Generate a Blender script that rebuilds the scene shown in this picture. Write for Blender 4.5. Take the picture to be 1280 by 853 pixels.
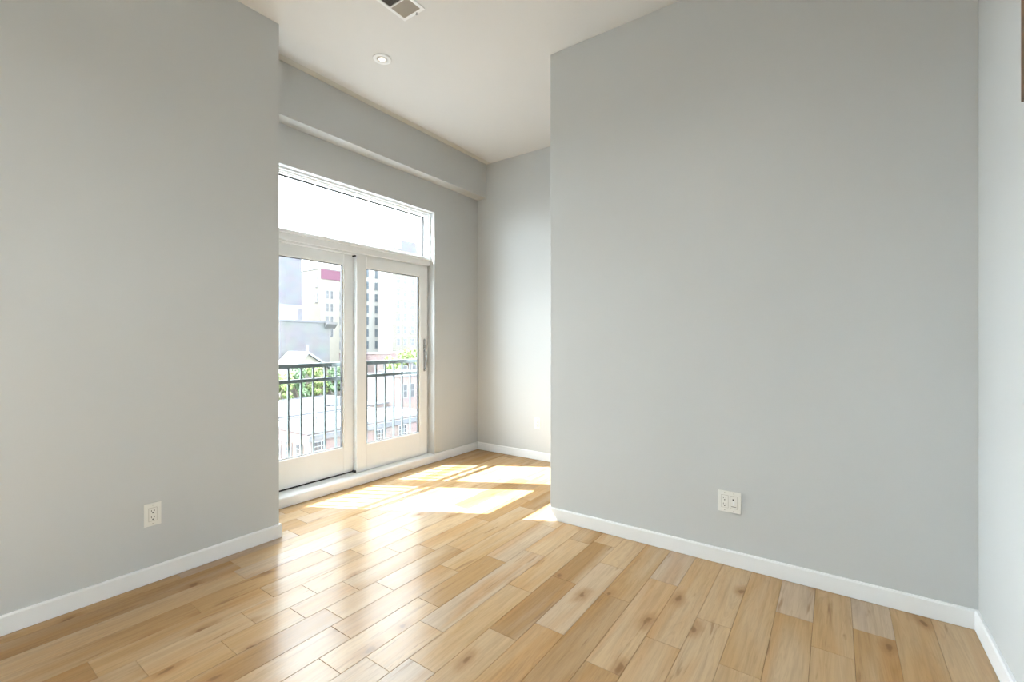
import bpy, bmesh, math, random
from mathutils import Vector, Matrix
random.seed(7)
for o in list(bpy.data.objects): bpy.data.objects.remove(o)
S = bpy.context.scene
COL = S.collection

# ------------------------------------------------------------- camera, sky, sun, exposure
EYE = 1.25
YAW = math.radians(35.27)
cam = bpy.data.objects.new('camera', bpy.data.cameras.new('camera'))
COL.objects.link(cam)
cam.data.sensor_width = 36.0
cam.data.lens = 36.0*570/1280
cam.data.clip_start = 0.02; cam.data.clip_end = 1000
cam.location = (0, 0, EYE)
cam.rotation_euler = (math.radians(90), 0, YAW)
S.camera = cam

SKY = 9.0
SUN = 12.5
LAMP = 7.0
S.view_settings.view_transform = 'Standard'
S.view_settings.look = 'None'
S.view_settings.exposure = 1.2
S.view_settings.gamma = 1.0
S.view_settings.use_curve_mapping = False

w = bpy.data.worlds.new('hazy_sky'); S.world = w; w.use_nodes = True
bg = w.node_tree.nodes['Background']
bg.inputs['Color'].default_value = (0.85, 0.93, 1.0, 1)
bg.inputs['Strength'].default_value = SKY

sun = bpy.data.objects.new('sun', bpy.data.lights.new('sun', 'SUN'))
COL.objects.link(sun)
sun.data.energy = SUN; sun.data.angle = math.radians(0.3); sun.data.color = (0.98, 0.99, 1.0)
sun.rotation_euler = Vector((1.0, 0.56, -1.28)).to_track_quat('-Z', 'Y').to_euler()
sun.location = (-20, -10, 30)

# ------------------------------------------------------------- materials
def new_mat(name):
    m = bpy.data.materials.new(name); m.use_nodes = True
    return m, m.node_tree, m.node_tree.nodes['Principled BSDF']
def mat(name, col, rough=0.6, metal=0.0, noise=0.0, scale=8.0, bump=0.0, bscale=300.0, spec=None):
    m, nt, b = new_mat(name)
    b.inputs['Roughness'].default_value = rough; b.inputs['Metallic'].default_value = metal
    if spec is not None: b.inputs['Specular IOR Level'].default_value = spec
    tc = nt.nodes.new('ShaderNodeTexCoord')
    n = nt.nodes.new('ShaderNodeTexNoise'); n.inputs['Scale'].default_value = scale; n.inputs['Detail'].default_value = 4
    nt.links.new(tc.outputs['Object'], n.inputs['Vector'])
    r = nt.nodes.new('ShaderNodeValToRGB')
    r.color_ramp.elements[0].position = .3; r.color_ramp.elements[1].position = .7
    r.color_ramp.elements[0].color = tuple(c*(1-noise) for c in col)+(1,)
    r.color_ramp.elements[1].color = tuple(min(1, c*(1+noise)) for c in col)+(1,)
    nt.links.new(n.outputs['Fac'], r.inputs['Fac']); nt.links.new(r.outputs['Color'], b.inputs['Base Color'])
    if bump:
        n2 = nt.nodes.new('ShaderNodeTexNoise'); n2.inputs['Scale'].default_value = bscale; n2.inputs['Detail'].default_value = 2
        nt.links.new(tc.outputs['Object'], n2.inputs['Vector'])
        bp = nt.nodes.new('ShaderNodeBump'); bp.inputs['Strength'].default_value = bump; bp.inputs['Distance'].default_value = .001
        nt.links.new(n2.outputs['Fac'], bp.inputs['Height']); nt.links.new(bp.outputs['Normal'], b.inputs['Normal'])
    return m
def brick_mat(name, c1, c2, mortar, sx=0.22, sz=0.075):
    m, nt, b = new_mat(name); b.inputs['Roughness'].default_value = .9
    tc = nt.nodes.new('ShaderNodeTexCoord'); sep = nt.nodes.new('ShaderNodeSeparateXYZ'); cmb = nt.nodes.new('ShaderNodeCombineXYZ')
    nt.links.new(tc.outputs['Object'], sep.inputs[0])
    ad = nt.nodes.new('ShaderNodeMath'); ad.operation = 'ADD'
    nt.links.new(sep.outputs['X'], ad.inputs[0]); nt.links.new(sep.outputs['Y'], ad.inputs[1])
    nt.links.new(ad.outputs[0], cmb.inputs['X']); nt.links.new(sep.outputs['Z'], cmb.inputs['Y'])
    br = nt.nodes.new('ShaderNodeTexBrick'); br.inputs['Scale'].default_value = 1.0
    br.inputs['Brick Width'].default_value = sx; br.inputs['Row Height'].default_value = sz; br.inputs['Mortar Size'].default_value = .01
    br.inputs['Color1'].default_value = (*c1, 1); br.inputs['Color2'].default_value = (*c2, 1); br.inputs['Mortar'].default_value = (*mortar, 1)
    nt.links.new(cmb.outputs[0], br.inputs['Vector'])
    n = nt.nodes.new('ShaderNodeTexNoise'); n.inputs['Scale'].default_value = .6; n.inputs['Detail'].default_value = 5
    nt.links.new(tc.outputs['Object'], n.inputs['Vector'])
    mx = nt.nodes.new('ShaderNodeMix'); mx.data_type = 'RGBA'; mx.blend_type = 'MULTIPLY'; mx.inputs[0].default_value = .35
    nt.links.new(br.outputs['Color'], mx.inputs[6]); nt.links.new(n.outputs['Color'], mx.inputs[7])
    nt.links.new(mx.outputs[2], b.inputs['Base Color'])
    return m

PAINT = mat('grey_wall_paint', (.572, .592, .594), .62, noise=.012, scale=1.5, bump=.12, spec=.3)
CEIL = mat('ceiling_paint', (.70, .705, .70), .8, noise=.01, scale=2, bump=.08)
CEILB = mat('ceiling_edge_beige', (.62, .615, .57), .8, noise=.02, scale=4, bump=.08)
TRIM = mat('white_trim_paint', (.84, .86, .87), .38, noise=.01, scale=6)
VINYL = mat('white_door_frame', (.82, .85, .86), .35, noise=.01, scale=6)
DARK = mat('black_weather_strip', (.02, .02, .02), .6)
PLATE = mat('white_outlet_plastic', (.80, .80, .76), .3)
SLOT = mat('dark_outlet_slot', (.02, .02, .02), .7)
CHROME = mat('satin_nickel', (.45, .45, .44), .25, metal=1.0)
RAILM = mat('grey_green_railing_paint', (.062, .080, .082), .5)
FIN = mat('ventilation_fin', (.42, .40, .36), .5)
FIN2 = mat('pale_grey_baffle', (.62, .60, .56), .5)
FRAMEW = mat('brown_frame_wood', (.16, .085, .045), .5, noise=.25, scale=20)
CANVAS = mat('brown_canvas', (.34, .24, .16), .8, noise=.2, scale=6)

def glass_mat():
    m = bpy.data.materials.new('clear_window_glass'); m.use_nodes = True; nt = m.node_tree
    for n in list(nt.nodes): nt.nodes.remove(n)
    o = nt.nodes.new('ShaderNodeOutputMaterial'); mx = nt.nodes.new('ShaderNodeMixShader')
    t = nt.nodes.new('ShaderNodeBsdfTransparent'); g = nt.nodes.new('ShaderNodeBsdfGlossy')
    t.inputs['Color'].default_value = (.96, .975, .97, 1); g.inputs['Roughness'].default_value = .0
    # Schlick reflectance from the angle, the same on both faces of the thin pane
    ge = nt.nodes.new('ShaderNodeNewGeometry'); dt = nt.nodes.new('ShaderNodeVectorMath'); dt.operation = 'DOT_PRODUCT'
    nt.links.new(ge.outputs['Normal'], dt.inputs[0]); nt.links.new(ge.outputs['Incoming'], dt.inputs[1])
    def mt(op, a, b_=None):
        n = nt.nodes.new('ShaderNodeMath'); n.operation = op
        for i, v in enumerate((a, b_)):
            if v is None: continue
            if isinstance(v, (int, float)): n.inputs[i].default_value = v
            else: nt.links.new(v, n.inputs[i])
        return n.outputs[0]
    ab = mt('ABSOLUTE', dt.outputs['Value']); p5 = mt('POWER', mt('SUBTRACT', 1.0, ab), 5.0)
    fr = mt('ADD', mt('MULTIPLY', p5, .92), .035)
    nt.links.new(fr, mx.inputs[0]); nt.links.new(t.outputs[0], mx.inputs[1]); nt.links.new(g.outputs[0], mx.inputs[2])
    nt.links.new(mx.outputs[0], o.inputs['Surface'])
    return m
GLASS = glass_mat()

def wood_mat():
    m, nt, b = new_mat('oak_plank_floor'); N = nt.nodes; L = nt.links
    def nd(t, **k):
        n = N.new(t)
        for a, v in k.items(): setattr(n, a, v)
        return n
    at = nd('ShaderNodeAttribute', attribute_name='plank'); sp = nd('ShaderNodeSeparateColor'); L.new(at.outputs['Color'], sp.inputs[0])
    tc = nd('ShaderNodeTexCoord')
    off = nd('ShaderNodeVectorMath', operation='SCALE'); cb = nd('ShaderNodeCombineXYZ')
    L.new(sp.outputs[2], cb.inputs[0]); L.new(sp.outputs[0], cb.inputs[1]); L.new(sp.outputs[2], cb.inputs[2])
    L.new(cb.outputs[0], off.inputs[0]); off.inputs['Scale'].default_value = 57.0
    add = nd('ShaderNodeVectorMath', operation='ADD'); L.new(tc.outputs['Object'], add.inputs[0]); L.new(off.outputs[0], add.inputs[1])
    def noise(sx, sy, detail=5, dist=0.0, rough=.55):
        mp = nd('ShaderNodeMapping'); mp.inputs['Scale'].default_value = (sx, sy, 1); L.new(add.outputs[0], mp.inputs[0])
        n = nd('ShaderNodeTexNoise'); n.inputs['Scale'].default_value = 1; n.inputs['Detail'].default_value = detail
        n.inputs['Distortion'].default_value = dist; n.inputs['Roughness'].default_value = rough
        L.new(mp.outputs[0], n.inputs['Vector']); return n
    def ramp(src, stops):
        r = nd('ShaderNodeValToRGB'); e = r.color_ramp.elements
        while len(e) < len(stops): e.new(.5)
        for i, (p, c) in enumerate(stops):
            e[i].position = p; e[i].color = (c, c, c, 1) if not isinstance(c, tuple) else (*c, 1)
        L.new(src, r.inputs['Fac']); return r
    def mix(kind, fac, a, c):
        x = nd('ShaderNodeMix'); x.data_type = 'RGBA'; x.blend_type = kind
        if isinstance(fac, float): x.inputs[0].default_value = fac
        else: L.new(fac, x.inputs[0])
        for i, v in ((6, a), (7, c)):
            if isinstance(v, tuple): x.inputs[i].default_value = (*v, 1)
            else: L.new(v, x.inputs[i])
        return x.outputs[2]
    tone = ramp(sp.outputs[0], [(0, (.37, .215, .09)), (.2, (.45, .275, .125)), (.6, (.52, .335, .165)), (.85, (.56, .39, .225)), (1, (.50, .385, .29))])
    cloud = noise(6, .9, 2, .4)
    pale = ramp(cloud.outputs['Fac'], [(.42, 0.0), (.72, .85)])
    base = mix('MIX', pale.outputs[0], tone.outputs['Color'], (.54, .40, .255))
    cloud2 = noise(7, .8, 2, .4)
    warm = ramp(cloud2.outputs['Fac'], [(.52, 0.0), (.74, .6)])
    base = mix('MIX', warm.outputs[0], base, (.47, .24, .08))
    grain = noise(60, 2.4, 7, .5, .62)
    g = ramp(grain.outputs['Fac'], [(.30, .70), (.55, 1.0), (.75, 1.06)])
    base = mix('MULTIPLY', .5, base, g.outputs['Color'])
    wavy = noise(13, .8, 3, 1.9)
    gl = ramp(wavy.outputs['Fac'], [(.34, 1.0), (.40, .80), (.43, 1.0), (.47, 1.0), (.50, .78), (.52, 1.0), (.58, 1.0), (.62, .82), (.66, 1.0)])
    base = mix('MULTIPLY', .42, base, gl.outputs['Color'])
    # knots
    mp = nd('ShaderNodeMapping'); mp.inputs['Scale'].default_value = (4.2, 2.1, 0.0); L.new(add.outputs[0], mp.inputs[0])
    nz = noise(14, 7, 3); mxv = nd('ShaderNodeVectorMath', operation='MULTIPLY_ADD')
    L.new(nz.outputs['Color'], mxv.inputs[0]); mxv.inputs[1].default_value = (.16, .3, 0); L.new(mp.outputs[0], mxv.inputs[2])
    v = nd('ShaderNodeTexVoronoi', voronoi_dimensions='2D'); v.inputs['Scale'].default_value = 1.0; L.new(mxv.outputs[0], v.inputs['Vector'])
    k = ramp(v.outputs['Distance'], [(0, 1.0), (.035, .9), (.06, .35), (.10, .25), (.17, 0.0)])
    sel = nd('ShaderNodeMath', operation='GREATER_THAN'); sc = nd('ShaderNodeSeparateColor'); L.new(v.outputs['Color'], sc.inputs[0]); L.new(sc.outputs[0], sel.inputs[0]); sel.inputs[1].default_value = .55
    kf = nd('ShaderNodeMath', operation='MULTIPLY'); L.new(k.outputs[0], kf.inputs[0]); L.new(sel.outputs[0], kf.inputs[1])
    halo = ramp(v.outputs['Distance'], [(0, .6), (.08, .45), (.22, 0.0)])
    hm = nd('ShaderNodeMath', operation='MULTIPLY'); L.new(halo.outputs[0], hm.inputs[0]); L.new(sel.outputs[0], hm.inputs[1])
    base = mix('MIX', hm.outputs[0], base, (.45, .245, .10))
    kf2 = nd('ShaderNodeMath', operation='MULTIPLY'); L.new(kf.outputs[0], kf2.inputs[0]); kf2.inputs[1].default_value = .8
    base = mix('MIX', kf2.outputs[0], base, (.21, .115, .055))
    # dark cracks along the grain
    cr = noise(26, 2.4, 3, .5); c = ramp(cr.outputs['Fac'], [(.645, 0.0), (.72, .6)])
    base = mix('MIX', c.outputs[0], base, (.26, .15, .075))
    L.new(base, b.inputs['Base Color'])
    rr = nd('ShaderNodeMapRange'); rr.inputs['To Min'].default_value = .20; rr.inputs['To Max'].default_value = .30
    L.new(grain.outputs['Fac'], rr.inputs['Value']); b.inputs['Roughness'].default_value = .6
    b.inputs['Specular IOR Level'].default_value = 0.0
    bp = nd('ShaderNodeBump'); bp.inputs['Strength'].default_value = .15; bp.inputs['Distance'].default_value = .0012
    hs = mix('MULTIPLY', .8, grain.outputs['Color'], cloud.outputs['Color'])
    L.new(hs, bp.inputs['Height']); L.new(bp.outputs['Normal'], b.inputs['Normal'])
    # satin varnish: weak sheen that rises only gently towards grazing angles
    gs = nd('ShaderNodeBsdfGlossy'); L.new(rr.outputs[0], gs.inputs['Roughness']); L.new(bp.outputs['Normal'], gs.inputs['Normal'])
    lw = nd('ShaderNodeLayerWeight'); lw.inputs['Blend'].default_value = .5
    pw = nd('ShaderNodeMath', operation='POWER'); L.new(lw.outputs['Facing'], pw.inputs[0]); pw.inputs[1].default_value = 1.6
    fa = nd('ShaderNodeMath', operation='MULTIPLY_ADD'); L.new(pw.outputs[0], fa.inputs[0]); fa.inputs[1].default_value = .015; fa.inputs[2].default_value = .062
    ms = nd('ShaderNodeMixShader'); L.new(fa.outputs[0], ms.inputs[0]); L.new(b.outputs[0], ms.inputs[1]); L.new(gs.outputs[0], ms.inputs[2])
    L.new(ms.outputs[0], N['Material Output'].inputs['Surface'])
    return m
OAK = wood_mat()
GAP = mat('dark_plank_gap', (.09, .055, .03), .9)

# ------------------------------------------------------------- mesh helpers
def box(bm, x0, x1, y0, y1, z0, z1, mi=0):
    vs = [bm.verts.new((x, y, z)) for x in (x0, x1) for y in (y0, y1) for z in (z0, z1)]
    for f in ((0, 1, 3, 2), (4, 6, 7, 5), (0, 4, 5, 1), (2, 3, 7, 6), (0, 2, 6, 4), (1, 5, 7, 3)):
        bm.faces.new([vs[i] for i in f]).material_index = mi
def prism(bm, prof, axis, a, b):
    """extrude a closed profile of 2-D points along an axis from a to b"""
    def P(u, v, t): return {'x': (t, u, v), 'y': (u, t, v), 'z': (u, v, t)}[axis]
    A = [bm.verts.new(P(u, v, a)) for u, v in prof]; B = [bm.verts.new(P(u, v, b)) for u, v in prof]
    n = len(prof)
    bm.faces.new(A[::-1]); bm.faces.new(B)
    for i in range(n): bm.faces.new((A[i], A[(i+1) % n], B[(i+1) % n], B[i]))
def lathe(bm, prof, c, seg=40, flip=False):
    """rings of (radius, z) about a vertical axis at c"""
    rings = []
    for r, z in prof:
        rings.append([bm.verts.new((c[0]+r*math.cos(2*math.pi*i/seg), c[1]+r*math.sin(2*math.pi*i/seg), c[2]+z)) for i in range(seg)])
    for a, b in zip(rings, rings[1:]):
        for i in range(seg):
            bm.faces.new((a[i], a[(i+1) % seg], b[(i+1) % seg], b[i]))
    return rings
def tube(bm, pts, r, seg=10):
    pts = [Vector(p) for p in pts]; rings = []
    for i, p in enumerate(pts):
        d = (pts[min(i+1, len(pts)-1)]-pts[max(i-1, 0)]).normalized()
        u = d.orthogonal().normalized() if abs(d.z) > .9 else d.cross(Vector((0, 0, 1))).normalized()
        if abs(d.z) > .9: u = Vector((1, 0, 0))-d*d.x; u.normalize()
        v = d.cross(u)
        rr = r[i] if isinstance(r, (list, tuple)) else r
        rings.append([bm.verts.new(p+(u*math.cos(2*math.pi*k/seg)+v*math.sin(2*math.pi*k/seg))*rr) for k in range(seg)])
    for a, b in zip(rings, rings[1:]):
        for k in range(seg): bm.faces.new((a[k], a[(k+1) % seg], b[(k+1) % seg], b[k]))
    bm.faces.new(rings[0][::-1]); bm.faces.new(rings[-1])
def obj(name, bm, mats, parent=None, bevel=0, smooth=False, local=None, seg=2):
    bmesh.ops.recalc_face_normals(bm, faces=bm.faces[:])
    me = bpy.data.meshes.new(name)
    if local is not None: bmesh.ops.translate(bm, verts=bm.verts[:], vec=-Vector(local))
    bm.to_mesh(me); bm.free()
    for m in (mats if isinstance(mats, (list, tuple)) else [mats]): me.materials.append(m)
    o = bpy.data.objects.new(name, me); COL.objects.link(o)
    if parent: o.parent = parent
    if local is not None and not parent: o.location = local
    if smooth:
        for p in me.polygons: p.use_smooth = True
    if bevel:
        b = o.modifiers.new('bevel', 'BEVEL'); b.width = bevel; b.segments = seg; b.limit_method = 'ANGLE'
    return o
def struct(o, label=None):
    o['kind'] = 'structure'
    if label: o['label'] = label
    return o
def tag(o, label, cat, group=None, kind=None):
    o['label'] = label; o['category'] = cat
    if group: o['group'] = group
    if kind: o['kind'] = kind
    return o
def thing(name, loc, label, cat, group=None):
    o = bpy.data.objects.new(name, None); COL.objects.link(o); o.location = loc; o.empty_display_size = .1
    return tag(o, label, cat, group)
def part(name, parent, root, build, mats, **k):
    """build in world metres, stored relative to the root's place"""
    bm = bmesh.new(); build(bm)
    bmesh.ops.translate(bm, verts=bm.verts[:], vec=-Vector(root.location))
    return obj(name, bm, mats, parent, **k)
def copy_tree(o, parent=None):
    c = o.copy(); COL.objects.link(c); c.parent = parent
    for ch in list(o.children): copy_tree(ch, c)
    return c

# ------------------------------------------------------------- room shell
H = 3.265
XW, XL, XS = -3.375, -2.885, .508        # window wall, near left wall, right-hand side wall
YB, YR, YN, YE = 4.078, 2.774, -2.2, 1.512
OY0, OY1, OZ1 = 1.57, 3.385, 2.578       # opening of the balcony door and transom
T = .21

# floor: every plank modelled, rows run away from the camera along y
PW = .1435
known = {19: [.887, 1.567], 18: [1.145, 1.671, 2.064], 17: [.606, .992, 1.284, 1.813], 16: [.85, 1.141, 1.425, 1.957],
         15: [1.235, 1.523, 2.049], 14: [1.173, 1.848], 13: [1.026, 1.549], 12: [1.139, 1.426], 11: [1.233, 1.903],
         10: [1.563, 2.105], 9: [1.71], 8: [2.102], 7: [1.621, 2.383], 4: [1.905], 3: [2.423], 1: [2.476]}
tones = {(1, 2.476): .97, (1, 0): .22, (3, 2.423): .95, (3, 0): .42, (4, 0): .55, (0, 0): .6, (2, 0): .55, (5, 0): .78, (6, 0): .7}
bm = bmesh.new(); cl = bm.loops.layers.float_color.new('plank')
rnd = random.Random(11)
for r in range(-2, 27):
    xa, xb = .352-PW*(r+1), .352-PW*r
    xa, xb = max(xa, XW-.02), min(xb, XS+.03)
    if xb-xa < .005: continue
    js = sorted(known.get(r, [2.0+rnd.uniform(-.9, .3)]))
    lo = js[0]
    while lo > YN-.1: lo -= rnd.uniform(.45, 1.15); js.insert(0, lo)
    hi = js[-1]
    while hi < YB+.1: hi += rnd.uniform(.5, 1.15); js.append(hi)
    js[0] = YN-.1; js[-1] = YB+.1
    for a, b in zip(js, js[1:]):
        if b-a < .02: continue
        t = rnd.random()
        for (rr, ya), tv in tones.items():
            if rr == r and ((ya and abs(a-ya) < .01) or (not ya and a < 2.3 and b > 1.2)): t = tv
        col = (t, rnd.random(), rnd.random(), 1)
        g = .0006; e = .0012; z = [rnd.uniform(-.00012, .00012) for _ in range(4)]
        top = [(xa+g+e, a+g+e), (xb-g-e, a+g+e), (xb-g-e, b-g-e), (xa+g+e, b-g-e)]
        low = [(xa+g, a+g), (xb-g, a+g), (xb-g, b-g), (xa+g, b-g)]
        tv_ = [bm.verts.new((p[0], p[1], z[i])) for i, p in enumerate(top)]
        lv = [bm.verts.new((p[0], p[1], -.0008)) for p in low]
        dv = [bm.verts.new((p[0], p[1], -.006)) for p in low]
        fs = [bm.faces.new(tv_)]
        for i in range(4):
            j = (i+1) % 4
            fs.append(bm.faces.new((lv[i], lv[j], tv_[j], tv_[i]))); fs.append(bm.faces.new((dv[i], dv[j], lv[j], lv[i])))
        for f in fs:
            for l in f.loops: l[cl] = col
box(bm, XW-.02, XS+.05, YN-.1, YB+.1, -.05, -.005, 1)
struct(obj('floor', bm, [OAK, GAP]), 'pale oak plank floor with knots and a satin finish')

bm = bmesh.new(); box(bm, XW-T, XS+.15, YN-.15, YB+.15, H, H+.15)
struct(obj('ceiling', bm, CEIL), 'white painted ceiling')
bm = bmesh.new(); box(bm, -3.24, -3.175, YE, YB, H-.0015, H+.001)  # thin strip, a little darker and more beige than the ceiling
struct(obj('ceiling_band', bm, CEILB), 'narrow beige band on the ceiling beside the beam')

bm = bmesh.new()
box(bm, XW-T, XW, YE-.1, OY0, -.05, H); box(bm, XW-T, XW, OY1, YB+.12, -.05, H)
box(bm, XW-T, XW, OY0, OY1, OZ1, H); box(bm, XW-T, XW, OY0, OY1, -.05, .03)
struct(obj('wall_window', bm, PAINT))
bm = bmesh.new(); box(bm, XW, -3.24, YE, YB, 2.875, H)
struct(obj('trim_2', bm, PAINT, bevel=.003), 'painted beam along the top of the window wall')
bm = bmesh.new(); box(bm, XW-T, XS+.15, YB, YB+.12, -.05, H)
struct(obj('wall_back', bm, PAINT))
bm = bmesh.new()
WY0, WY1, WZ0, WZ1 = -2.05, -.72, .12, 2.35            # second window, unseen, added behind the camera to brighten the room
prism(bm, [(XL, WY1), (XL, YE), (XW-.001, YE), (XW-.001, YE-.12), (XL-.12, YE-.12), (XL-.12, WY1)], 'z', -.05, H)
box(bm, XL-.12, XL, YN-.12, WY0, -.05, H); box(bm, XL-.12, XL, WY0, WY1, -.05, WZ0); box(bm, XL-.12, XL, WY0, WY1, WZ1, H)
struct(obj('wall_left', bm, PAINT))
bm = bmesh.new(); box(bm, -1.632, XS+.001, YR, YR+.125, -.05, H)
struct(obj('wall_right', bm, PAINT, bevel=.004))
SY0, SY1, SZ0, SZ1 = -1.75, -.85, 1.0, 2.15           # third window, unseen, added to brighten the left wall
bm = bmesh.new(); box(bm, XS, XS+.15, SY1, YB+.001, -.05, H); box(bm, XS, XS+.15, YN-.12, SY0, -.05, H)
box(bm, XS, XS+.15, SY0, SY1, -.05, SZ0); box(bm, XS, XS+.15, SY0, SY1, SZ1, H)
struct(obj('wall_side', bm, PAINT))
bm = bmesh.new(); box(bm, XL-.12, XS+.001, YN-.12, YN, -.05, H)
struct(obj('wall_rear', bm, PAINT))
def frame_ring(bm, axis, d0, d1, u0, u1, z0, z1, wl, wr, wb, wt):
    """rectangular frame; axis 'x': lies in plane x, u = y"""
    def bx(a0, a1, c0, c1):
        if axis == 'x': box(bm, d0, d1, a0, a1, c0, c1)
        else: box(bm, a0, a1, d0, d1, c0, c1)
    bx(u0, u0+wl, z0, z1); bx(u1-wr, u1, z0, z1)
    bx(u0+wl, u1-wr, z0, z0+wb); bx(u0+wl, u1-wr, z1-wt, z1)
bm = bmesh.new(); frame_ring(bm, 'x', XL-.10, XL-.03, WY0, WY1, WZ0, WZ1, .06, .06, .06, .06)
box(bm, XL-.10, XL-.03, (WY0+WY1)/2-.03, (WY0+WY1)/2+.03, WZ0+.06, WZ1-.06)
w2 = struct(obj('window_2', bm, TRIM), 'tall unseen window added in the left wall behind the camera for fill light')
bm = bmesh.new(); box(bm, XL-.068, XL-.062, WY0+.06, WY1-.06, WZ0+.06, WZ1-.06)
obj('pane', bm, GLASS, w2)

bm = bmesh.new(); frame_ring(bm, 'x', XS+.04, XS+.11, SY0, SY1, SZ0, SZ1, .05, .05, .05, .05)
w3 = struct(obj('window_3', bm, TRIM), 'small unseen window added in the side wall behind the camera for fill light')
bm = bmesh.new(); box(bm, XS+.07, XS+.076, SY0+.05, SY1-.05, SZ0+.05, SZ1-.05)
obj('pane', bm, GLASS, w3)

# baseboards with an eased top edge
BH, BT = .086, .014
def board(name, runs):
    bm = bmesh.new()
    for axis, face, sgn, a, b in runs:
        prof = [(face, .0025), (face+sgn*BT, .0025), (face+sgn*BT, BH-.007), (face+sgn*(BT-.005), BH), (face, BH)]
        prism(bm, prof, axis, a, b)
    return struct(obj(name, bm, TRIM))
board('baseboard_left', [('y', XL, 1, YN, YE), ('x', YE, 1, XW, XL+BT)])
board('baseboard_back', [('x', YB, -1, XW, XS)])
board('baseboard_right', [('x', YR, -1, -1.632, XS), ('y', -1.632, -1, YR-BT, YR+.125+BT), ('x', YR+.125, 1, -1.632, XS)])
board('baseboard_side', [('y', XS, -1, YN, YR)])
board('baseboard_rear', [('x', YN, 1, XL, XS)])
board('baseboard_window', [('y', XW, 1, OY1+.0, YB)])

# ------------------------------------------------------------- sliding balcony door and transom
bm = bmesh.new()                                        # raised sill in front of and below the doors
prism(bm, [(XW-.195, .0), (XW+.016, .0025), (XW+.016, .066), (XW+.010, .075), (XW-.03, .080), (XW-.195, .080)], 'y', OY0-.05, OY1)
struct(obj('trim_3', bm, TRIM, bevel=.0015), 'raised white sill under the balcony doors')
bm = bmesh.new()                                        # fixed outer frame
box(bm, -3.575, -3.44, OY0, OY0+.035, .078, OZ1); box(bm, -3.575, -3.475, OY1-.022, OY1, .078, 2.10)
box(bm, -3.56, -3.505, OY1-.034, OY1-.022, .078, 2.10)
box(bm, -3.575, -3.44, OY0+.035, OY1, 2.03, 2.105)      # bar between transom and doors
box(bm, -3.575, -3.425, OY0+.035, OY1, 2.082, 2.105)
box(bm, -3.50, -3.46, OY0+.035, OY1-.022, 2.012, 2.03)
struct(obj('trim_4', bm, VINYL, bevel=.002), 'white outer frame of the balcony doors')
bm = bmesh.new()
frame_ring(bm, 'x', -3.56, -3.43, OY0, OY1, 2.105, OZ1, .05, .014, .002, .014)
frame_ring(bm, 'x', -3.55, -3.45, OY0+.045, OY1-.014, 2.107, OZ1-.014, .035, .012, .008, .013)
frame_ring(bm, 'x', -3.54, -3.465, OY0+.08, OY1-.024, 2.113, OZ1-.025, .012, .010, .008, .010)
w1 = struct(obj('window_1', bm, TRIM, bevel=.0015), 'wide white transom window above the balcony doors')
bm = bmesh.new(); frame_ring(bm, 'x', -3.525, -3.500, OY0+.09, OY1-.033, 2.121, OZ1-.034, .004, .008, .002, .007)
g = obj('gasket', bm, DARK, w1); g['label'] = 'thin dark gasket around the transom pane'
bm = bmesh.new(); box(bm, -3.52, -3.514, OY0+.09, OY1-.032, 2.12, OZ1-.034); obj('pane', bm, GLASS, w1)

def sash(name, x0, x1, y0, y1, z0, z1, gy0, gy1, gz0, gz1, label):
    bm = bmesh.new()
    frame_ring(bm, 'x', x0, x1, y0, y1, z0, z1, gy0-y0, y1-gy1, gz0-z0, z1-gz1)
    # bead around the glass, stepped back from the face
    frame_ring(bm, 'x', x0+.006, x1-.008, gy0-.001, gy1+.001, gz0-.001, gz1+.001, .008, .008, .008, .008)
    d = struct(obj(name, bm, VINYL, bevel=.003), label)
    xm = (x0+x1)/2
    bm = bmesh.new(); box(bm, xm-.003, xm+.003, gy0+.004, gy1-.004, gz0+.004, gz1-.004); obj('pane', bm, GLASS, d)
    bm = bmesh.new(); frame_ring(bm, 'x', xm-.010, xm+.0105, gy0+.0065, gy1-.0065, gz0+.0065, gz1-.0065, .003, .009, .002, .004)
    k = obj('gasket', bm, DARK, d); k['label'] = 'thin black gasket around the pane'
    return d
d1 = sash('door_1', -3.500, -3.460, 2.508, 3.362, .081, 2.022, 2.610, 3.262, .315, 1.914, 'sliding balcony door panel with a metal pull handle')
d2 = sash('door_2', -3.548, -3.508, 1.61, 2.530, .092, 2.022, 1.745, 2.410, .318, 1.922, 'fixed balcony door panel nearer the left wall')
bm = bmesh.new(); box(bm, -3.5075, -3.5005, 2.512, 2.526, .10, 2.02)
box(bm, -3.508, -3.470, 2.494, 2.507, 2.000, 2.012); box(bm, -3.508, -3.470, 2.494, 2.507, .081, .10)
s = obj('weather_strip', bm, DARK, d1); s['label'] = 'black strip between the two door panels'
bm = bmesh.new(); box(bm, -3.545, -3.512, 1.61, 2.50, .0795, .0925); s = obj('track', bm, DARK, d2); s['label'] = 'dark track under the fixed panel'
# handle on the sliding panel
hy, hz = 3.322, 1.105
bm = bmesh.new()
prof = [(hy+.014*math.cos(a), hz+(.155 if math.sin(a) >= 0 else -.155)+.014*math.sin(a)) for a in [i*math.pi/8 for i in range(16)]]
prism(bm, prof, 'x', -3.4605, -3.455)
hd = obj('door_handle', bm, CHROME, d1, bevel=.0015); hd['label'] = 'long satin metal handle plate'
bm = bmesh.new()
tube(bm, [(-3.456, hy, hz+.045), (-3.436, hy-.002, hz+.035), (-3.422, hy-.004, hz+.005), (-3.420, hy-.004, hz-.06), (-3.424, hy-.003, hz-.11), (-3.440, hy-.001, hz-.145), (-3.456, hy, hz-.150)], [.006, .006, .007, .007, .006, .005, .005])
obj('grip', bm, CHROME, hd, smooth=True)
bm = bmesh.new()
tube(bm, [(-3.456, hy, hz+.085), (-3.446, hy, hz+.085)], .010, 16); box(bm, -3.446, -3.434, hy-.003, hy+.003, hz+.068, hz+.102)
obj('thumb_turn', bm, CHROME, hd, bevel=.001)
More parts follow.
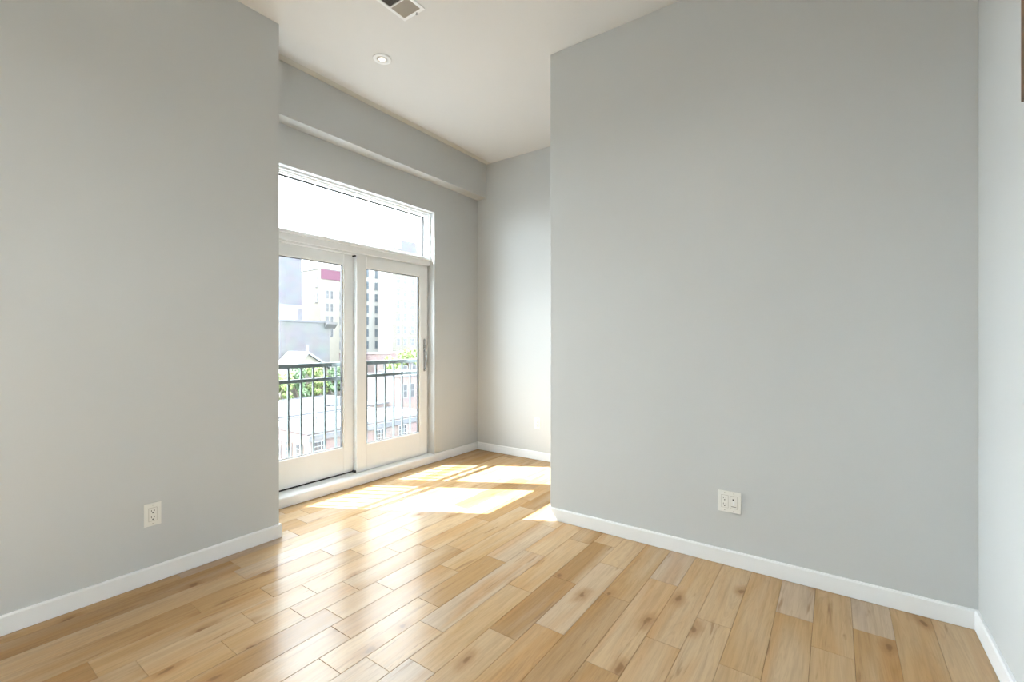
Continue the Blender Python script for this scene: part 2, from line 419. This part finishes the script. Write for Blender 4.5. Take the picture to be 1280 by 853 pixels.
bm = bmesh.new(); box(bm, -3.4552, -3.4535, hy-.004, hy+.004, hz+.052, hz+.062); obj('keyhole', bm, SLOT, hd)

# ------------------------------------------------------------- balcony railing
RXX = -3.612
rail = thing('balcony_railing', (RXX, 2.5, 0), 'grey-green metal balcony railing outside the glass doors', 'railing')
part('top_rail', rail, rail, lambda b: box(b, RXX-.019, RXX+.019, 1.42, 3.56, 1.025, 1.062), RAILM, bevel=.003)
part('middle_rail', rail, rail, lambda b: box(b, RXX-.015, RXX+.015, 1.44, 3.54, .905, .934), RAILM, bevel=.003)
part('bottom_rail', rail, rail, lambda b: box(b, RXX-.015, RXX+.015, 1.44, 3.54, .02, .05), RAILM, bevel=.003)
for k in range(-4, 15):
    y = 1.969+.108*k
    part('baluster', rail, rail, lambda b: box(b, RXX-.0075, RXX+.0075, y-.0075, y+.0075, .05, 1.026), RAILM)
for y in (1.43, 3.55):
    part('post', rail, rail, lambda b: box(b, RXX-.019, RXX+.019, y-.019, y+.019, -.04, 1.062), RAILM, bevel=.002)

# ------------------------------------------------------------- outlets
def outlet_inserts(bm, P, cx, slots, off):
    pass
def make_outlet(name, origin, ux, nrm, width, label, gangs):
    """ux: unit vector to the right along the wall as seen from the room; nrm: out of the wall"""
    root = thing(name, origin, label, 'outlet')
    ux, nrm, uz = Vector(ux), Vector(nrm), Vector((0, 0, 1))
    def bx(bm, u0, u1, z0, z1, d0, d1):
        vs = [bm.verts.new(ux*u+uz*z+nrm*d) for u in (u0, u1) for z in (z0, z1) for d in (d0, d1)]
        for f in ((0, 1, 3, 2), (4, 6, 7, 5), (0, 4, 5, 1), (2, 3, 7, 6), (0, 2, 6, 4), (1, 5, 7, 3)): bm.faces.new([vs[i] for i in f])
    bm = bmesh.new(); bx(bm, -width/2, width/2, -.059, .059, .0003, .0065)
    obj('cover_plate', bm, PLATE, root, bevel=.0025)
    for cx, kind in gangs:
        bm = bmesh.new(); bx(bm, cx-.0170, cx+.0170, -.0335, .0335, .0065, .0085)
        ins = obj('receptacle' if kind == 'duplex' else 'jack_module', bm, PLATE, root, bevel=.0008)
        bm = bmesh.new()                                  # reveal line around the insert
        for u0, u1, z0, z1 in ((-.0185, -.0170, -.035, .035), (.0170, .0185, -.035, .035), (-.0185, .0185, .0335, .035), (-.0185, .0185, -.035, -.0335)):
            bx(bm, cx+u0, cx+u1, z0, z1, .0065, .0067)
        for s in (-1, 1): bx(bm, cx-.0022, cx+.0022, s*.048-.0022, s*.048+.0022, .0065, .0070)
        sr = obj('screw', bm, FIN, root); sr['label'] = 'cover screws and the dark line round the insert'
        bm = bmesh.new()
        if kind == 'duplex':
            for s in (-1, 1):
                z = s*.0165
                bx(bm, cx-.0075, cx-.0052, z-.001, z+.0075, .0085, .0087)
                bx(bm, cx+.0052, cx+.0075, z-.0002, z+.0067, .0085, .0087)
                bx(bm, cx-.0028, cx+.0028, z-.0105, z-.0055, .0085, .0087)
            obj('slots', bm, SLOT, ins)
        else:
            bx(bm, cx-.006, cx+.001, .012, .019, .0085, .0095)
            obj('port', bm, SLOT, ins)
            bm = bmesh.new(); bx(bm, cx-.013, cx+.013, -.0245, -.022, .0085, .0088); obj('groove', bm, SLOT, ins)
            bm = bmesh.new(); bx(bm, cx-.004, cx+.004, -.016, .006, .0085, .0125); obj('toggle', bm, TRIM, ins, bevel=.001)
    return root
make_outlet('electrical_outlet', (XL, .853, .353), (0, 1, 0), (1, 0, 0), .074, 'small white single outlet on the near left wall', [(0, 'duplex')])
make_outlet('electrical_outlet', (-.478, YR, .355), (1, 0, 0), (0, -1, 0), .117, 'white double-width wall plate with outlet and jack on the big grey right wall', [(-.023, 'duplex'), (.023, 'jack')])
make_outlet('electrical_outlet', (-2.553, YB, .385), (1, 0, 0), (0, -1, 0), .074, 'faint white outlet low on the sunlit alcove wall', [(0, 'duplex')])

# ------------------------------------------------------------- downlights and vent
EM, nt, b = new_mat('lit_lamp_lens'); b.inputs['Emission Color'].default_value = (1, .93, .80, 1); b.inputs['Emission Strength'].default_value = 1.6
b.inputs['Base Color'].default_value = (.9, .88, .82, 1)
def make_downlight(x, y, label):
    t = thing('recessed_downlight', (x, y, H), label, 'ceiling light', 'recessed ceiling downlights')
    def ring(b): lathe(b, [(.063, 0), (.0645, -.003), (.060, -.006), (.044, -.0065), (.038, -.004), (.036, -.0005)], (x, y, H), 48)
    part('trim_ring', t, t, ring, TRIM, smooth=True)
    def baff(b): lathe(b, [(.0365, -.0045), (.030, -.0030), (.021, -.0050)], (x, y, H), 40)
    o = part('baffle', t, t, baff, FIN2, smooth=True)
    def lens(b): lathe(b, [(.0215, -.0045), (.017, -.0060), (.010, -.0070), (.0005, -.0073)], (x, y, H), 32)
    part('lamp_lens', t, t, lens, EM, smooth=True)
    return t
lamp_data = bpy.data.lights.new('downlight_beam', 'SPOT'); lamp_data.energy = LAMP; lamp_data.spot_size = math.radians(125); lamp_data.spot_blend = 1.0
lamp_data.shadow_soft_size = .05; lamp_data.color = (1, .88, .74)
for x, y, lb in ((-2.636, 2.121, 'small round white recessed ceiling light near the beam'), (-.55, 1.75, 'added out-of-view ceiling light above the big grey right wall'),
                 (-1.9, .15, 'added out-of-view ceiling light in the middle of the room'), (-.75, -.9, 'added unseen ceiling light behind the camera')):  # all but the first are out of view, added to brighten the room
    t = make_downlight(x, y, lb)
    l = bpy.data.objects.new('downlight_beam', lamp_data); COL.objects.link(l); l.parent = t; l.location = (0, 0, -.012)

vx0, vx1, vy0, vy1 = -2.205, -2.022, 1.54, 1.95
vt = thing('ceiling_vent', ((vx0+vx1)/2, (vy0+vy1)/2, H), 'white rectangular air vent with grey fins on the ceiling', 'vent')
def vframe(b):
    fw = .022
    for a0, a1, c0, c1 in ((vx0, vx1, vy0, vy0+fw), (vx0, vx1, vy1-fw, vy1), (vx0, vx0+fw, vy0+fw, vy1-fw), (vx1-fw, vx1, vy0+fw, vy1-fw)):
        box(b, a0, a1, c0, c1, H-.007, H-.0002)
part('frame', vt, vt, vframe, TRIM, bevel=.003)
part('divider', vt, vt, lambda b: box(b, vx0+.02, vx1-.02, 1.815, 1.823, H-.008, H-.001), TRIM)
part('backing', vt, vt, lambda b: box(b, vx0+.01, vx1-.01, vy0+.01, vy1-.01, H-.0012, H-.0003), SLOT)
for j in range(14):
    xx = vx0+.030+j*.0098
    for (a, c, d) in ((vy0+.022, 1.814, .0012), (1.824, vy1-.022, -.0065)):
        part('fin', vt, vt, lambda b: prism(b, [(xx-d, H-.0015), (xx-d+.0009, H-.0015), (xx+d+.0009, H-.0085), (xx+d, H-.0085)], 'y', a, c), FIN)
part('damper_lever', vt, vt, lambda b: (box(b, -2.088, -2.080, 1.936, 1.941, H-.018, H-.006), box(b, -2.090, -2.078, 1.934, 1.943, H-.020, H-.016)), CHROME)

# ------------------------------------------------------------- framed picture at the right edge
pf = thing('picture_frame', (XS, 1.69, 2.016), 'brown wooden picture frame hanging high on the right-hand side wall', 'picture frame')
part('frame', pf, pf, lambda b: frame_ring(b, 'x', XS-.020, XS-.0005, 1.24, 2.138, 2.016, 2.74, .05, .05, .05, .05), FRAMEW, bevel=.003)
part('picture', pf, pf, lambda b: box(b, XS-.012, XS-.0005, 1.292, 2.086, 2.068, 2.688), CANVAS)

# ------------------------------------------------------------- the city outside
GZ = -15.0
ASPH = mat('pale_street', (0.114, 0.114, 0.114), .9, noise=.2, scale=.2)
M_CREAM = mat('cream_stucco', (0.131, 0.122, 0.102), .9, noise=.05, scale=.3)
M_BEIGE = mat('beige_masonry', (0.091, 0.085, 0.070), .9, noise=.08, scale=.4)
M_GREY = brick_mat('grey_brick', (0.068, 0.066, 0.069), (0.077, 0.075, 0.077), (0.083, 0.082, 0.084), 1.2, .5)
M_PALE = mat('brightened_stucco', (0.26, 0.255, 0.24), .9, noise=.04, scale=.3)  # extra brightness put into the colour, for the two pale tower faces
M_TOWER = brick_mat('grey_tower_panels', (0.069, 0.067, 0.076), (0.078, 0.077, 0.084), (0.087, 0.087, 0.090), 2.4, 1.2)
M_PINK = brick_mat('pink_brick', (0.100, 0.066, 0.061), (0.109, 0.076, 0.066), (0.109, 0.091, 0.085))
M_ROSE = brick_mat('rose_brick', (0.109, 0.073, 0.070), (0.121, 0.082, 0.076), (0.114, 0.097, 0.091))
M_MAG = mat('magenta_band', (0.065, 0.019, 0.036), .8, noise=.08, scale=.5)
M_ROOF = mat('white_roof_membrane', (0.126, 0.130, 0.136), .85, noise=.05, scale=.3)
M_COPE = mat('grey_coping', (0.057, 0.057, 0.064), .8)
M_PANE = mat('dark_window_pane', (0.021, 0.023, 0.027), .25, noise=.3, scale=.15)
M_BLUE = mat('blue_grey_glazing', (0.076, 0.095, 0.114), .2, noise=.1, scale=.3)
M_WTRIM = mat('pale_window_trim', (0.126, 0.126, 0.126), .7)
M_METAL = mat('galvanised_unit', (0.083, 0.087, 0.095), .5, noise=.1, scale=2)
M_DARKB = brick_mat('dark_red_brick', (0.061, 0.042, 0.045), (0.076, 0.053, 0.053), (0.083, 0.072, 0.072))

bm = bmesh.new(); box(bm, -420, 120, -120, 420, GZ-.5, GZ)
struct(obj('ground', bm, ASPH), 'street level far below the window')

def window(b, root, face, at, u, z, wd, ht, pane=M_PANE, trim=M_WTRIM):
    """face '+x': wall in plane x = at, u is y; face '-y': wall in plane y = at, u is x"""
    tk = wd*.12; s = 1 if face == '+x' else -1
    ax = 'x' if face == '+x' else 'y'
    d0, d1 = sorted((at+s*.005, at+s*.09))
    o = part('window', root, root, lambda q: frame_ring(q, ax, d0, d1, u-wd/2-tk, u+wd/2+tk, z-ht/2-tk, z+ht/2+tk, tk, tk, tk, tk), trim)
    p0, p1 = sorted((at+s*.005, at+s*.05))
    def pn(q):
        if ax == 'x': box(q, p0, p1, u-wd/2, u+wd/2, z-ht/2, z+ht/2)
        else: box(q, u-wd/2, u+wd/2, p0, p1, z-ht/2, z+ht/2)
    part('pane', o, root, pn, pane)
    b0, b1 = sorted((at+s*.05, at+s*.075))
    def bar(q):
        if ax == 'x': box(q, b0, b1, u-wd/2, u+wd/2, z-tk*.3, z+tk*.3)
        else: box(q, u-wd/2, u+wd/2, b0, b1, z-tk*.3, z+tk*.3)
    part('sash_bar', o, root, bar, trim)
def building(name, label, x0, x1, y0, y1, z1, wallm, coping=.35, cm=M_COPE, par=.6):
    r = thing(name, ((x0+x1)/2, (y0+y1)/2, GZ), label, 'building')
    part('wall', r, r, lambda q: box(q, x0, x1, y0, y1, GZ+.002, z1), wallm)
    def rf(q): box(q, x0+.3, x1-.3, y0+.3, y1-.3, z1, z1+.05)
    part('roof', r, r, rf, M_ROOF)
    def cp(q):
        c = coping
        for a0, a1, c0, c1 in ((x0-.08, x0+c, y0-.08, y1+.08), (x1-c, x1+.08, y0-.08, y1+.08), (x0+c, x1-c, y0-.08, y0+c), (x0+c, x1-c, y1-c, y1+.08)):
            box(q, a0, a1, c0, c1, z1, z1+par*.25)
    part('coping', r, r, cp, cm)
    return r

# high-rise with the magenta parapet
A = building('apartment_tower', 'tall cream building with a magenta band under its roofline', -125, -101.2, 63.15, 74.4, 18.7, M_CREAM)
part('parapet_band', A, A, lambda q: box(q, -101.2, -101.05, 63.2, 74.3, 16.3, 18.6), M_MAG)
for i in range(7):
    z = 12.6-3.12*i
    for y in (64.9, 66.1, 68.6, 69.8, 72.2, 73.3):
        if y < 66.8 and i > 3: continue
        window(None, A, '+x', -101.2, y, z, .62, 1.9)
for i, (z, h) in enumerate(((15.6, 2.4), (11.8, 2.2))):
    window(None, A, '-y', 63.15, -103.0, z, .8, h)
# the higher cream block beside it
A2 = building('apartment_tower', 'white tower section with two columns of windows', -125, -101.2, 74.6, 82.5, 27.5, M_PALE)
for i in range(9):
    for y in (76.55, 79.45): window(None, A2, '+x', -101.2, y, 22.3-3.15*i, .75, 1.9, M_BLUE)
# beige block at the right of the view
B = building('apartment_tower', 'beige apartment tower with a grid of windows seen in the right door', -94.0, -88.6, 74.5, 100, 24.0, M_BEIGE)
part('roof_house', B, B, lambda q: box(q, -93.2, -90, 78.5, 84, 24.1, 27.0), M_TOWER)
part('sunlit_side_wall', B, B, lambda q: box(q, -93.9, -88.7, 74.38, 74.5, GZ+.1, 23.9), M_PALE)  # paler skin over the beige wall: sunlight on this side put into colour
for i in range(8):
    for y in (76.2, 78.45, 80.85, 82.75, 85.3, 87.6): window(None, B, '+x', -88.6, y, 19.7-3.12*i, .95, 1.75)
for i in range(7):
    def fl(q): box(q, -88.62, -88.5, 74.5, 100, 17.9-3.12*i-.1, 17.9-3.12*i+.1)
    part('string_course', B, B, fl, M_CREAM)
# grey tower at the left
D = building('office_tower', 'tall grey panelled tower at the left edge of the glass door', -112, -95.4, 36, 55.0, 22.4, M_TOWER)
part('glazed_podium', D, D, lambda q: box(q, -95.4, -94.9, 40, 54.9, -2, 9.0), M_BLUE)
# windowless party wall
Eb = building('warehouse', 'flat grey windowless brick building in front of the cream tower', -80, -67.8, 35.6, 43.9, 4.2, M_GREY, par=1.2)
part('cornice', Eb, Eb, lambda q: prism(q, [(-67.8, 3.3), (-67.1, 4.0), (-67.1, 4.35), (-67.8, 4.35)], 'y', 43.0, 44.9), M_GREY)
part('chimney', Eb, Eb, lambda q: box(q, -70.5, -69.7, 39.6, 40.3, 4.3, 6.4), M_GREY)
# house with a white gable roof behind the trees
G = thing('gabled_house', (-62, 36.5, GZ), 'house with a white gable roof and chimney above the trees', 'building')
part('wall', G, G, lambda q: prism(q, [(34.0, GZ), (40.4, GZ), (40.4, -3.2), (36.6, -.6), (34.0, -3.4)], 'x', -67, -62), M_CREAM)
part('roof', G, G, lambda q: prism(q, [(33.4, -3.9), (36.6, -.6), (41.0, -3.4), (41.0, -3.15), (36.6, -.25), (33.4, -3.55)], 'x', -67.2, -61.6), M_ROOF)
part('chimney', G, G, lambda q: box(q, -63.6, -62.8, 37.3, 37.9, -1.4, .7), M_GREY)
# low reddish block behind the small tree
R_ = building('brick_block', 'low pale red brick block behind the small green tree', -86, -74, 58, 78, -1.4, M_ROSE, cm=M_ROSE)
for y in (60.5, 63, 65.5, 68, 70.5): window(None, R_, '+x', -74, y, -4, 1.0, 1.6)
# row houses just below the railing
H1 = building('row_house', 'pink brick row house with white multi-pane window at the bottom of the left door', -44, -35.63, 21.1, 33.2, -6.5, M_PINK, cm=M_METAL, par=.8)
part('corner_trim', H1, H1, lambda q: (box(q, -35.85, -35.5, 20.98, 21.25, GZ, -6.6)), M_WTRIM)
part('cornice', H1, H1, lambda q: prism(q, [(-35.63, -7.2), (-35.45, -7.1), (-35.25, -6.6), (-35.63, -6.6)], 'y', 21.0, 33.2), M_METAL)
def bigwin(root, face, at, u, z, wd, ht):
    window(None, root, face, at, u, z, wd, ht, M_PANE, M_WTRIM)
    o = root.children[-1]
    def bars(q):
        for k in (-1, 1):
            if face == '+x': box(q, at+.04, at+.085, u+k*wd/6-.03, u+k*wd/6+.03, z-ht/2, z+ht/2)
            else: box(q, u+k*wd/6-.03, u+k*wd/6+.03, at-.085, at-.04, z-ht/2, z+ht/2)
        for k in (-1, 1):
            if face == '+x': box(q, at+.04, at+.085, u-wd/2, u+wd/2, z+k*ht/4-.03, z+k*ht/4+.03)
            else: box(q, u-wd/2, u+wd/2, at-.085, at-.04, z+k*ht/4-.03, z+k*ht/4+.03)
    part('muntins', [c for c in root.children if c.name.startswith('window')][-1], root, bars, M_WTRIM)
for u in (22.1, 25.2, 28.3, 31.2): bigwin(H1, '+x', -35.63, u, -8.0, .95, 1.45)
for u in (22.1, 25.2, 28.3, 31.2): bigwin(H1, '+x', -35.63, u, -11.3, .95, 1.45)
for u in (-36.9, -38.6, -40.4): bigwin(H1, '-y', 21.1, u, -8.3, .8, 1.6)
H2 = building('row_house', 'row house with a wide white flat roof below the trees', -57, -44.2, 20.0, 36.5, -6.3, M_PINK)
H3 = building('row_house', 'rose coloured house with tall windows beyond the right door', -50, -42.5, 36.8, 41.0, -3.1, M_ROSE)
for u in (37.6, 38.8, 40.1): window(None, H3, '+x', -42.5, u, -4.8, .55, 1.6)
H4 = building('row_house', 'small blue-grey rooftop house left of the rose coloured one', -64, -57.4, 43.5, 45.7, -3.9, M_METAL)
window(None, H4, '+x', -57.4, 44.6, -5.2, 1.3, 1.0)
H5 = building('row_house', 'dark red brick house at the right edge of the glass', -52, -42.6, 41.3, 45.6, -3.0, M_DARKB)
for u in (42.3, 43.8): window(None, H5, '+x', -42.6, u, -4.8, .7, 1.5)
H6 = building('row_house', 'row house with a plain white roof in front of the rose coloured one', -44, -36.4, 33.35, 36.7, -6.8, M_PINK)
# rooftop units
def rooftop(name, label, x, y, z, sx, sy, sz, grp=None):
    t = thing(name, (x, y, z), label, 'rooftop unit', grp)
    part('casing', t, t, lambda q: box(q, x-sx/2, x+sx/2, y-sy/2, y+sy/2, z+.12, z+sz), M_METAL, bevel=.03)
    part('skid', t, t, lambda q: (box(q, x-sx/2, x-sx/2+.12, y-sy/2, y+sy/2, z, z+.12), box(q, x+sx/2-.12, x+sx/2, y-sy/2, y+sy/2, z, z+.12)), M_COPE)
    part('fan_guard', t, t, lambda q: lathe(q, [(min(sx, sy)*.38, 0), (min(sx, sy)*.38, .12), (min(sx, sy)*.3, .14), (.02, .14)], (x, y, z+sz), 20), M_COPE)
rooftop('air_conditioner', 'grey air conditioner on the white roof behind the left door', -47.3, 31.1, -6.25, 1.1, 1.2, 1.0)
for x, y, lb in ((-51.0, 27.0, 'short pale roof vent on the white roof, the farther one'), (-39.5, 24.2, 'short pale roof vent on the nearest house roof')):
    z = -6.25 if x < -44 else -6.45
    v = thing('roof_vent', (x, y, z), lb, 'roof vent', 'roof vents')
    part('pipe', v, v, lambda q: lathe(q, [(.11, 0), (.11, .6), (.001, .6)], (x, y, z), 16), M_METAL)
    part('cap', v, v, lambda q: lathe(q, [(.001, .66), (.2, .62), (.2, .66), (.001, .78)], (x, y, z), 16), M_METAL)

# trees
LEAF = [mat('leaf_yellow_green', (.16, .21, .07), .6, noise=.3, scale=1.2), mat('leaf_mid_green', (.08, .13, .06), .6, noise=.3, scale=1.2)]
BARK = mat('bark', (.12, .09, .07), .9, noise=.3, scale=5)
def tree(x, y, zc, rx, rz, label, n=1500, mi=0, seed=1):
    t = thing('leafy_tree', (x, y, GZ), label, 'tree', 'trees beyond the row houses'); rr = random.Random(seed)
    def trunk(q):
        tube(q, [(x, y, GZ), (x+.1, y, zc-rz*.8), (x, y+.1, zc)], [.28, .2, .1], 10)
        for k in range(6):
            a = k*1.05+seed; tube(q, [(x, y, zc-rz*.7), (x+math.cos(a)*rx*.6, y+math.sin(a)*rx*.6, zc+rz*.2)], [.1, .04], 6)
    part('trunk', t, t, trunk, BARK)
    blobs = []
    for k in range(16):
        a, e = rr.uniform(0, 6.28), rr.uniform(-.6, 1.0); R = rr.uniform(.35, .75)
        blobs.append((x+math.cos(a)*rx*R, y+math.sin(a)*rx*R, zc+e*rz*.65, rr.uniform(.28, .45)*rx))
    def crown(q):
        for k in range(n):
            bx_, by_, bz_, br = rr.choice(blobs); v = Vector((rr.gauss(0, 1), rr.gauss(0, 1), rr.gauss(0, 1))).normalized()*br*rr.uniform(.75, 1.05)
            c = Vector((bx_, by_, bz_))+v
            u = Vector((rr.gauss(0, 1), rr.gauss(0, 1), rr.gauss(0, 1))).normalized(); w_ = u.cross(v).normalized()
            s = rr.uniform(.16, .32)
            q.faces.new([q.verts.new(c+u*s), q.verts.new(c+w_*s*.55), q.verts.new(c-u*s), q.verts.new(c-w_*s*.55)])
    bm = bmesh.new(); crown(bm); bmesh.ops.translate(bm, verts=bm.verts[:], vec=-Vector(t.location))
    obj('foliage', bm, LEAF[mi], t)
tree(-59.3, 28.6, -5.4, 1.6, 3.1, 'leafy tree at the far left behind the railing, mostly hidden by the wall', 1300, 1, 8)
tree(-59.3, 31.3, -5.2, 1.6, 3.2, 'yellow-green tree leftmost behind the balcony railing', 1500, 0, 1)
tree(-59.3, 34.0, -4.8, 1.6, 3.3, 'mid green tree second from the left behind the railing', 1500, 1, 2)
tree(-59.3, 36.7, -4.7, 1.6, 3.3, 'yellow-green tree in the middle of the left door view', 1500, 0, 3)
tree(-59.3, 39.3, -4.5, 1.5, 3.2, 'mid green tree right of the yellow-green one', 1500, 1, 4)
tree(-59.3, 41.8, -4.3, 1.3, 3.1, 'narrow yellow-green tree at the right edge of the left door', 1200, 0, 5)
tree(-57.0, 51.3, -1.6, 1.7, 1.8, 'light green tree above the top rail in the right door', 1700, 0, 6)
tree(-57.0, 48.2, -2.6, 1.5, 1.6, 'smaller light green tree at the left of the right door', 1300, 0, 7)
